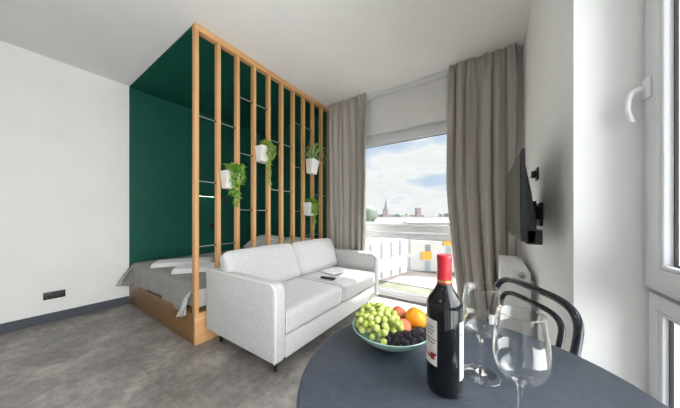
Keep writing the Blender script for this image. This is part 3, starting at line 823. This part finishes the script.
# ------------------------------------------------------------------ wine glasses
def thin_glass():
    m = bpy.data.materials.new('thin_clear_glass'); m.use_nodes = True
    nt = m.node_tree; nt.nodes.clear()
    o = nt.nodes.new('ShaderNodeOutputMaterial'); mx = nt.nodes.new('ShaderNodeMixShader')
    t = nt.nodes.new('ShaderNodeBsdfTransparent'); t.inputs[0].default_value = (.975, .98, .98, 1)
    g = nt.nodes.new('ShaderNodeBsdfGlossy'); g.inputs['Roughness'].default_value = .015
    lw = nt.nodes.new('ShaderNodeLayerWeight'); lw.inputs[0].default_value = .5
    pw = nt.nodes.new('ShaderNodeMath'); pw.operation = 'POWER'; pw.inputs[1].default_value = 2.4; nt.links.new(lw.outputs['Facing'], pw.inputs[0])
    ma = nt.nodes.new('ShaderNodeMath'); ma.operation = 'MULTIPLY_ADD'; ma.inputs[1].default_value = .8; ma.inputs[2].default_value = .04
    nt.links.new(pw.outputs[0], ma.inputs[0]); nt.links.new(ma.outputs[0], mx.inputs[0])
    nt.links.new(t.outputs[0], mx.inputs[1]); nt.links.new(g.outputs[0], mx.inputs[2]); nt.links.new(mx.outputs[0], o.inputs[0]); return m
M['thin'] = thin_glass()
def wine_glass(x, y, lab):
    g = thing('wine_glass', lab, 'wine glass', (x, y, TZ), 'wine glasses on the table')
    z0 = TZ + .0006
    obj('foot', lathe(B(), [(0, .0), (.036, .0), (.0395, .0012), (.0398, .002), (.0392, .0026), (.028, .004), (.014, .0065), (0, .007)], x, y, z0, 56), M['thin'], g, ang=60)
    obj('stem', lathe(B(), [(0, .005), (.013, .0068), (.0062, .0105), (.0042, .02), (.0036, .04), (.0036, .066), (.0044, .08), (.008, .0885), (.012, .0905), (0, .0915)], x, y, z0, 32), M['glass'], g, ang=80)
    outer = [(0, .0900), (.010, .0902), (.020, .0925), (.031, .102), (.0375, .115), (.0405, .130), (.0407, .143), (.039, .163), (.0362, .184), (.034, .203), (.0338, .2042), (.0332, .2042), (.0331, .203)]
    inner = [(.0352, .184), (.038, .163), (.0397, .143), (.0394, .130), (.0364, .1158), (.0298, .1035), (.0185, .095), (.008, .0925), (0, .092)]
    oc = [(p.x, p.y) for p in catmull([(r, z, 0) for r, z in outer[1:10]], 4)]
    ic = [(p.x, p.y) for p in catmull([(r, z, 0) for r, z in inner], 4)]
    obj('bowl', lathe(B(), [outer[0]] + oc + outer[10:] + ic[:-1] + [(0, .092)], x, y, z0, 64), M['thin'], g, ang=80)
    obj('rim', tube(B(), [(x + .0336 * math.cos(a), y + .0336 * math.sin(a), z0 + .2042) for a in [2 * PI * i / 64 for i in range(64)]], .0006, 6, closed=True), M['glass'], g, ang=80)
    return g
wine_glass(-.025, .627, 'empty stemmed wine glass just right of the wine bottle')
wine_glass(.037, .4964, 'empty stemmed wine glass nearest the camera at picture bottom')

# ------------------------------------------------------------------ fruit bowl
FX, FY = -.250, .641
bm = B()
op = [(0, .0015), (.044, .0), (.048, .002), (.051, .005), (.072, .014), (.093, .029), (.106, .042), (.1125, .051)]
ip = [(.111, .0525), (.1075, .051), (.102, .0425), (.089, .031), (.068, .018), (.044, .0095), (0, .008)]
lathe(bm, op + ip, FX, FY, TZ, 72)
tag(obj('fruit_bowl', bm, M['bowl'], loc=(FX, FY, TZ), ang=60), 'pale sage green ceramic bowl filled with fruit', 'bowl')
# view axes: right r, away f
rv = Vector((.831, .556, 0)); fv = Vector((-.556, .831, 0))
def fp(a, b, z): return Vector((FX, FY, TZ)) + rv * a + fv * b + Vector((0, 0, z))
def grape_mesh():
    t = bmesh.new(); bmesh.ops.create_icosphere(t, subdivisions=3, radius=.0088)
    for v in t.verts: v.co.z *= 1.07
    return t
pts = []
def surf(a, b):   # mound height
    d = ((a + .040) / .072) ** 2 + ((b + .0) / .100) ** 2
    return .036 + .066 * max(0, 1 - d) ** .55
tries = 0
cand = []
for _ in range(30000):
    a = random.uniform(-.105, .024); b = random.uniform(-.092, .092)
    if math.hypot(a, b) > .096: continue
    if ((a + .040) / .068) ** 2 + (b / .098) ** 2 > 1: continue
    if a > -.028 and b < -.045: continue
    top = surf(a, b); z = random.choice([top, top, top - random.uniform(0, .03)])
    rr = math.hypot(a, b)
    zb = .008 + .042 * (rr / .105) ** 2 + .009
    z = max(z, zb)
    p = fp(a, b, z)
    if all((p - q).length > .0168 for q in pts): pts.append(p)
    if len(pts) >= 120: break
g0 = None
GL = 'pale green grape among those heaped on the left of the bowl'
for i, p in enumerate(pts):
    if g0 is None:
        bm = B(); merge(bm, grape_mesh()); g0 = obj('grape', bm, M['grape']); o = g0
    else: o = g0.copy(); C.objects.link(o)
    o.location = p; o.rotation_euler = (random.uniform(-.9, .9), random.uniform(-.9, .9), random.uniform(0, 6))
    s_ = random.uniform(.93, 1.1); o.scale = (s_, s_, s_)
    tag(o, GL, 'grape', 'green grapes in the fruit bowl')
bm = B(); tube(bm, [fp(-.05, .02, .07), fp(-.056, .03, .095), fp(-.056, .035, .118), fp(-.047, .038, .130), fp(-.036, .036, .126)], .0013, 6, 6)
tag(obj('grape_stalk', bm, M['stem'], loc=fp(-.05, .02, .09)), 'thin curled pale stalk rising from the green grapes', 'stalk')
def fruit(name, p, r, m, lab, cat, sq=.95, dimple=.1, grp=None):
    t = bmesh.new(); bmesh.ops.create_uvsphere(t, u_segments=32, v_segments=20, radius=r)
    for v in t.verts:
        c_ = v.co.normalized(); v.co.z *= sq
        if c_.z > .8: v.co.z -= r * dimple * (c_.z - .8) / .2
        if name == 'peach': v.co *= 1 - .05 * math.exp(-(math.atan2(c_.y, c_.x)) ** 2 / .05)
    bm = B(); merge(bm, t); o = obj(name, bm, m, ang=80); o.location = p; o.rotation_euler = (.5, .3, random.uniform(0, 6))
    tag(o, lab, cat, grp); ORG[o.name] = Vector(p); return o
orr = fruit('orange', fp(.078, .014, .066), .0315, M['orange'], 'round orange at the right side of the fruit bowl', 'orange')
t = bmesh.new(); cyl(t, (0, 0, .026), (0, 0, .0285), .003, 8); bm = B(); merge(bm, t)
me = bpy.data.meshes.new('stem_scar'); bm.to_mesh(me); bm.free(); me.materials.append(M['stem']); so_ = bpy.data.objects.new('stem_scar', me); C.objects.link(so_); so_.parent = orr
fruit('peach', fp(.040, .062, .060), .0235, M['peach'], 'red peach at the back, beside the orange', 'peach', grp='peaches in the fruit bowl')
fruit('peach', fp(.033, -.010, .050), .0235, M['peach'], 'red peach at the front, above the blackberries', 'peach', grp='peaches in the fruit bowl')
# blackberries: drupelets over a core, each berry one mesh
def berry_mesh():
    bm = B(); t = bmesh.new(); bmesh.ops.create_icosphere(t, subdivisions=1, radius=.0075); merge(bm, t)
    n = 34
    for i in range(n):
        z = 1 - 2 * (i + .5) / n; a = i * 2.399963; r = math.sqrt(1 - z * z)
        t = bmesh.new(); bmesh.ops.create_icosphere(t, subdivisions=2, radius=.0034)
        merge(bm, t, None, Matrix.Translation((r * math.cos(a) * .0080, r * math.sin(a) * .0080, z * .0098)))
    return bm
b0 = None
spots = [(-.022, -.066, .040), (-.003, -.075, .042), (.018, -.080, .042), (.040, -.078, .043), (.060, -.068, .043), (.078, -.052, .043), (.008, -.058, .050), (.030, -.058, .052),
         (.051, -.050, .051), (-.014, -.052, .046), (.086, -.030, .046), (.064, -.050, .057), (.070, -.034, .052)]
for i, s_ in enumerate(spots):
    if b0 is None: b0 = obj('blackberry', berry_mesh(), M['berry'], ang=60); o = b0
    else: o = b0.copy(); C.objects.link(o)
    o.location = fp(*s_); o.rotation_euler = (random.uniform(.5, 2.2), random.uniform(-.8, .8), random.uniform(0, 6)); o.scale = (1.02,) * 3
    tag(o, 'shiny blackberry in the cluster at the front of the bowl', 'blackberry', 'blackberries in the fruit bowl')

# ------------------------------------------------------------------ fill lamps added unseen behind the camera to brighten the room
lamps = [(-.6, -.5), (-1.0, -1.8)]
for i, (x, y) in enumerate(lamps):
    lp = thing('fill_lamp', ['added unseen round fill lamp nearer the side window', 'added unseen round fill lamp nearer the back wall'][i], 'ceiling lamp', (x, y, ZC), 'added fill lamps')
    bm = B(); lathe(bm, [(0, -.001), (.30, -.001), (.30, -.06), (.29, -.065), (.285, -.06), (0, -.05)], x, y, ZC, 48); obj('fill_lamp_housing', bm, M['pot'], lp)
    bm = B(); lathe(bm, [(0, -.068), (.2, -.068), (.28, -.062), (.28, -.060), (0, -.060)], x, y, ZC, 48); obj('fill_diffuser', bm, M['fillface'], lp)

# ------------------------------------------------------------------ outside
GZ = -5.0
lw = obj('lawn', box(B(), -60, 40, 3.6, 60, GZ - .5, GZ), M['grass'], smooth=False); lw['kind'] = 'structure'; lw.name = 'ground_lawn'
ld = obj('ground_land', box(B(), -2500, 1500, 60, 3500, -8.5, -8), M['land'], smooth=False); ld['kind'] = 'structure'
def dirpt(px, d): # point at picture column px and depth d in front of the camera (used to stand the far buildings)
    t = (px - 340) / 230.0; return Vector(((-.5563 + .831 * t) * d, (.831 + .5563 * t) * d, 0))
def wall_run(bm, a, b_, z0, z1, th):
    """box wall between two ground points, thickness away from the camera"""
    d = (b_ - a); n_ = Vector((-d.y, d.x, 0)).normalized()
    if n_.dot(a) < 0: n_ = -n_
    vs = []
    for z in (z0, z1):
        for q in (a, b_, b_ + n_ * th, a + n_ * th): vs.append(bm.verts.new((q.x, q.y, z)))
    for f in ((0, 1, 2, 3), (4, 5, 6, 7), (0, 1, 5, 4), (1, 2, 6, 5), (2, 3, 7, 6), (3, 0, 4, 7)): bm.faces.new([vs[k] for k in f])
    bmesh.ops.recalc_face_normals(bm, faces=bm.faces)
def panel(a, b_, f0, f1, z0, z1, proud, m, name, par):
    d = b_ - a; n_ = Vector((-d.y, d.x, 0)).normalized()
    if n_.dot(a) < 0: n_ = -n_
    bm = B(); wall_run(bm, a + d * f0 - n_ * proud, a + d * f1 - n_ * proud, z0, z1, proud + .02)
    return obj(name, bm, m, par, smooth=False)
# white block with slit windows
A0, A1 = dirpt(338, 18.5), dirpt(406.5, 25)
ba = thing('apartment_block', 'white block with narrow vertical window slits, nearest outside window', 'building', (A0 + A1) / 2 + Vector((0, 0, GZ)), 'white blocks outside')
bm = B(); wall_run(bm, A0, A1, GZ - .4, .2, 9); obj('wall', bm, M['facade'], ba, smooth=False)
bm = B(); wall_run(bm, A0, A1, .205, .35, 9); obj('flat_roof', bm, M['roofing'], ba, smooth=False)
L_ = (A1 - A0).length
def fr(px):  # fraction along A0-A1 at the picture column
    lo, hi = 0, 1
    for _ in range(40):
        mid = (lo + hi) / 2; q = A0 + (A1 - A0) * mid
        dd = -.5563 * q.x + .831 * q.y; ll = .831 * q.x + .5563 * q.y
        if 340 + 230 * ll / dd < px: lo = mid
        else: hi = mid
    return lo
for px in (370.5, 381.5, 391.3, 399.8):
    f_ = fr(px); wdt = .42 / L_
    for (z0, z1) in ((-2.95, -1.35), (-5.0 + .1, -4.0), (-.95 - 2.0 + .0, -2.94)) if False else ((-3.0, -1.35), (-.9, -.3)) if False else ((-3.05, -1.45), (-5.9, -4.25)):
        if z0 < GZ: z0 = GZ + .1
        panel(A0, A1, f_ - wdt / 2, f_ + wdt / 2, z0, z1, .03, M['slit'], 'window', ba)
# cream block with yellow balcony panels
B0, B1 = dirpt(407.5, 26), dirpt(500, 24)
bb = thing('apartment_block', 'cream block with yellow panels, right of the slit window block', 'building', (B0 + B1) / 2 + Vector((0, 0, GZ)), 'white blocks outside')
bm = B(); wall_run(bm, B0, B1, GZ - .4, .2, 9); obj('wall', bm, M['facade2'], bb, smooth=False)
bm = B(); wall_run(bm, B0, B1, .205, .35, 9); obj('flat_roof', bm, M['roofing'], bb, smooth=False)
A0s, A1s = A0, A1
def frB(px):
    lo, hi = 0, 1
    for _ in range(40):
        mid = (lo + hi) / 2; q = B0 + (B1 - B0) * mid
        dd = -.5563 * q.x + .831 * q.y; ll = .831 * q.x + .5563 * q.y
        if 340 + 230 * ll / dd < px: lo = mid
        else: hi = mid
    return lo
for (p0, p1, ya_, yb_, m, nm) in ((425, 430.5, 244.5, 251.5, 'slit', 'window'), (421.5, 431.5, 251.5, 259.5, 'yellow', 'balcony_panel'), (425, 430.5, 261, 272, 'farglass', 'window'),
                                  (443.5, 452, 239, 244.5, 'yellow', 'balcony_panel'), (446, 451, 246, 255, 'farglass', 'window'), (408.5, 410.5, 240, 254, 'farglass', 'window'), (408.5, 410.5, 258, 272, 'farglass', 'window')):
    d = 25.5; z1 = 1.12 - (ya_ - 216) / 230 * d; z0 = 1.12 - (yb_ - 216) / 230 * d
    panel(B0, B1, frB(p0), frB(p1), z0, z1, .12 if nm == 'balcony_panel' else .03, M[m], nm, bb)
tr = obj('ground_paving', box(B(), -12, 8, 20.2, 25.6, GZ, GZ + .06), M['paving'], smooth=False); tr['kind'] = 'structure'
# far roofs
def far_box(p0, p1, d, z0, z1, depth, m, name, label, cat, roof=None, rz=0, group=None):
    a, b_ = dirpt(p0, d), dirpt(p1, d)
    t_ = thing(name, label, cat, (a + b_) / 2 + Vector((0, 0, z0)), group)
    bm = B(); wall_run(bm, a, b_, z0, z1, depth); obj('wall', bm, M[m], t_, smooth=False)
    if roof:
        bm = B(); wall_run(bm, a, b_, z1 + .01, z1 + rz, depth); obj('roof', bm, M[roof], t_, smooth=False)
    return t_
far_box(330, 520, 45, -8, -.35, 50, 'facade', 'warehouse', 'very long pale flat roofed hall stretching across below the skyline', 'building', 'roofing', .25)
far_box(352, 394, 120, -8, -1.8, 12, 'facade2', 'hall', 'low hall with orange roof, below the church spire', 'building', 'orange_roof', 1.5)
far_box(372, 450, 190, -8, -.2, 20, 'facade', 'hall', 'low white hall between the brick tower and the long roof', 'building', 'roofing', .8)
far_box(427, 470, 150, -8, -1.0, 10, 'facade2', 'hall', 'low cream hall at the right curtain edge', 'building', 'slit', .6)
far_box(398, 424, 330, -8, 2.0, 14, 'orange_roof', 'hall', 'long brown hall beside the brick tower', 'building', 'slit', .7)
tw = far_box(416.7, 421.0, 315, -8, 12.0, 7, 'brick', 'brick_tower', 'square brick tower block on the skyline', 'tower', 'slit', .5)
# church
c0 = dirpt(385.5, 420); cz = -8
chh = thing('church', 'dark brick church with tall pointed spire on the skyline', 'church', c0 + Vector((0, 0, cz)))
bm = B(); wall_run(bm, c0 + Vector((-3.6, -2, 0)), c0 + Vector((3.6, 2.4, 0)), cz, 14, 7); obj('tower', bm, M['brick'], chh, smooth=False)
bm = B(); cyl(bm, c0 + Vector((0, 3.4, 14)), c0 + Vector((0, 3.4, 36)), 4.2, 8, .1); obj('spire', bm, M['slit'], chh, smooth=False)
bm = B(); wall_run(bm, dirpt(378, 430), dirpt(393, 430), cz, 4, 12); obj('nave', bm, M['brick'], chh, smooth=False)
# hazy trees
def far_tree(px, d, h, w, lab):
    c_ = dirpt(px, d); t_ = thing('tree', lab, 'tree', c_ + Vector((0, 0, -8)), 'hazy trees beyond the roofs')
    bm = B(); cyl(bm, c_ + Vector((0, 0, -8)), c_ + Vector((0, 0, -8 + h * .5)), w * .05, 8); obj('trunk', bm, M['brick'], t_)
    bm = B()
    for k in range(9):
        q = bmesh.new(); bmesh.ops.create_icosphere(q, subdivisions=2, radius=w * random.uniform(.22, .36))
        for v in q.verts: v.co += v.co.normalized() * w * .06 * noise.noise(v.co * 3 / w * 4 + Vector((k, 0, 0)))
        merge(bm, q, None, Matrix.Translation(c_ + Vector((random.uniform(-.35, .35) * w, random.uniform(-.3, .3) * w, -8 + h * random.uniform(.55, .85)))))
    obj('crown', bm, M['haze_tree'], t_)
far_tree(366, 36, 11.3, 4.2, 'large pale tree at the left curtain edge')
far_tree(397, 240, 12.5, 9, 'small green tree right of the church spire')
far_tree(406, 260, 11.5, 10, 'low round tree left of the brick tower')
far_tree(441, 280, 13, 7, 'small dark tree near the right curtain edge')
far_tree(446.5, 300, 14, 6, 'thin tree half hidden by the right curtain')

# ------------------------------------------------------------------ sky
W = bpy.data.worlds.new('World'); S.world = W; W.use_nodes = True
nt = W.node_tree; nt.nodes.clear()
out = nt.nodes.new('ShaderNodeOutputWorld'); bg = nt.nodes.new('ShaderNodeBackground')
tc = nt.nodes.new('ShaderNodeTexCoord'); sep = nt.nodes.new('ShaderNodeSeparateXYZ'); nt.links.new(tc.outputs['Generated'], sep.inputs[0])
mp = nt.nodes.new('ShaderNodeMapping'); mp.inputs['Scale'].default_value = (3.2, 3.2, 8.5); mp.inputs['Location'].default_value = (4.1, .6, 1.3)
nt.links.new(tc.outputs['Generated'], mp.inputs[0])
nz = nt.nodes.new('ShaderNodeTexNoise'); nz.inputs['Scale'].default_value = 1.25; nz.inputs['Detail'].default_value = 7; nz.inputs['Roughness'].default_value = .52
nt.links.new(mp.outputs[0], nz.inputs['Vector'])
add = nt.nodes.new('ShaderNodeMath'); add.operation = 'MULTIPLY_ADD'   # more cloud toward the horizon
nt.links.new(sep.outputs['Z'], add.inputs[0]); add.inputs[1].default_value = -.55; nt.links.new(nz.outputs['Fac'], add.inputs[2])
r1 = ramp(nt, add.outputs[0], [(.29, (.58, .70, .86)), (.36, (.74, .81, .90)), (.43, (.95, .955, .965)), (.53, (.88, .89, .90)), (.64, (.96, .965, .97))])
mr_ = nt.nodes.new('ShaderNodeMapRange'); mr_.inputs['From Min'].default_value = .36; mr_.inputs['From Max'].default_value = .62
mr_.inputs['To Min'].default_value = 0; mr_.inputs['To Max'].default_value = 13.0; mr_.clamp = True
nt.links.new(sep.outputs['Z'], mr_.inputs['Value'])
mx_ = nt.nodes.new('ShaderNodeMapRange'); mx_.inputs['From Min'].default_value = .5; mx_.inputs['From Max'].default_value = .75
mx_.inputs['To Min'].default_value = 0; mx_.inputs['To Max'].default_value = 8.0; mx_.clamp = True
nt.links.new(sep.outputs['X'], mx_.inputs['Value'])  # unseen sky beyond the side window brightened to light the room
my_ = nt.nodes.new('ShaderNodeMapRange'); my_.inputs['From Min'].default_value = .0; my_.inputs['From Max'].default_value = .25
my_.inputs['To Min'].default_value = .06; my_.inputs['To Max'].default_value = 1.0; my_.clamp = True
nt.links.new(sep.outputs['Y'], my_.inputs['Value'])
mh_ = nt.nodes.new('ShaderNodeMath'); mh_.operation = 'MULTIPLY'   # added brightness high on the sun's side, out of view, lights the room
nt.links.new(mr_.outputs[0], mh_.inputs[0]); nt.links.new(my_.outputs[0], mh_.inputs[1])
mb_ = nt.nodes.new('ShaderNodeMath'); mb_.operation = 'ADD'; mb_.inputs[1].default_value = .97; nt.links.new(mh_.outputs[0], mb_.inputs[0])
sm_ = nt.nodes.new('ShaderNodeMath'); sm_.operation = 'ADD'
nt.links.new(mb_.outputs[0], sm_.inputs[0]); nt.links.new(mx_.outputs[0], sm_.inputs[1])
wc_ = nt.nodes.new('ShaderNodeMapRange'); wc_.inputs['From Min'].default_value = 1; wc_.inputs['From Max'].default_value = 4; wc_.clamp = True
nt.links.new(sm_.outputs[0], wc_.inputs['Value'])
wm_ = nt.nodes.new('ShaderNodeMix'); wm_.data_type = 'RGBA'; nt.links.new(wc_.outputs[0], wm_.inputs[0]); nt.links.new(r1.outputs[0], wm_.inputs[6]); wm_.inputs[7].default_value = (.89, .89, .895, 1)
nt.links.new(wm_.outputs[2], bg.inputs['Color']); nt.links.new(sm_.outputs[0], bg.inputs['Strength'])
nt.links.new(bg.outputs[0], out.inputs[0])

sun = bpy.data.lights.new('Sun', 'SUN'); sun.energy = 20.0; sun.angle = math.radians(1.2); sun.color = (1, .965, .92)
so = bpy.data.objects.new('sun', sun); C.objects.link(so); so.location = (0, 6, 8)
so.rotation_euler = Vector((.01, -.52, -.85)).to_track_quat('-Z', 'Y').to_euler()

# ------------------------------------------------------------------ camera
cam = bpy.data.cameras.new('camera'); co = bpy.data.objects.new('camera', cam); C.objects.link(co)
co.location = (0, 0, 1.12); co.rotation_euler = (PI / 2, 0, math.radians(33.8))
cam.sensor_width = 36; cam.lens = 230 / 680 * 36; cam.shift_y = 12 / 680; cam.clip_start = .02; cam.clip_end = 5000
S.camera = co
S.view_settings.view_transform = 'Standard'; S.view_settings.look = 'None'; S.view_settings.gamma = 1
S.view_settings.exposure = .1; S.view_settings.use_curve_mapping = False
S.cycles.max_bounces = 14; S.cycles.diffuse_bounces = 6; S.cycles.glossy_bounces = 5; S.cycles.transmission_bounces = 12; S.cycles.transparent_max_bounces = 16
S.cycles.use_denoising = True; S.cycles.sample_clamp_indirect = 8
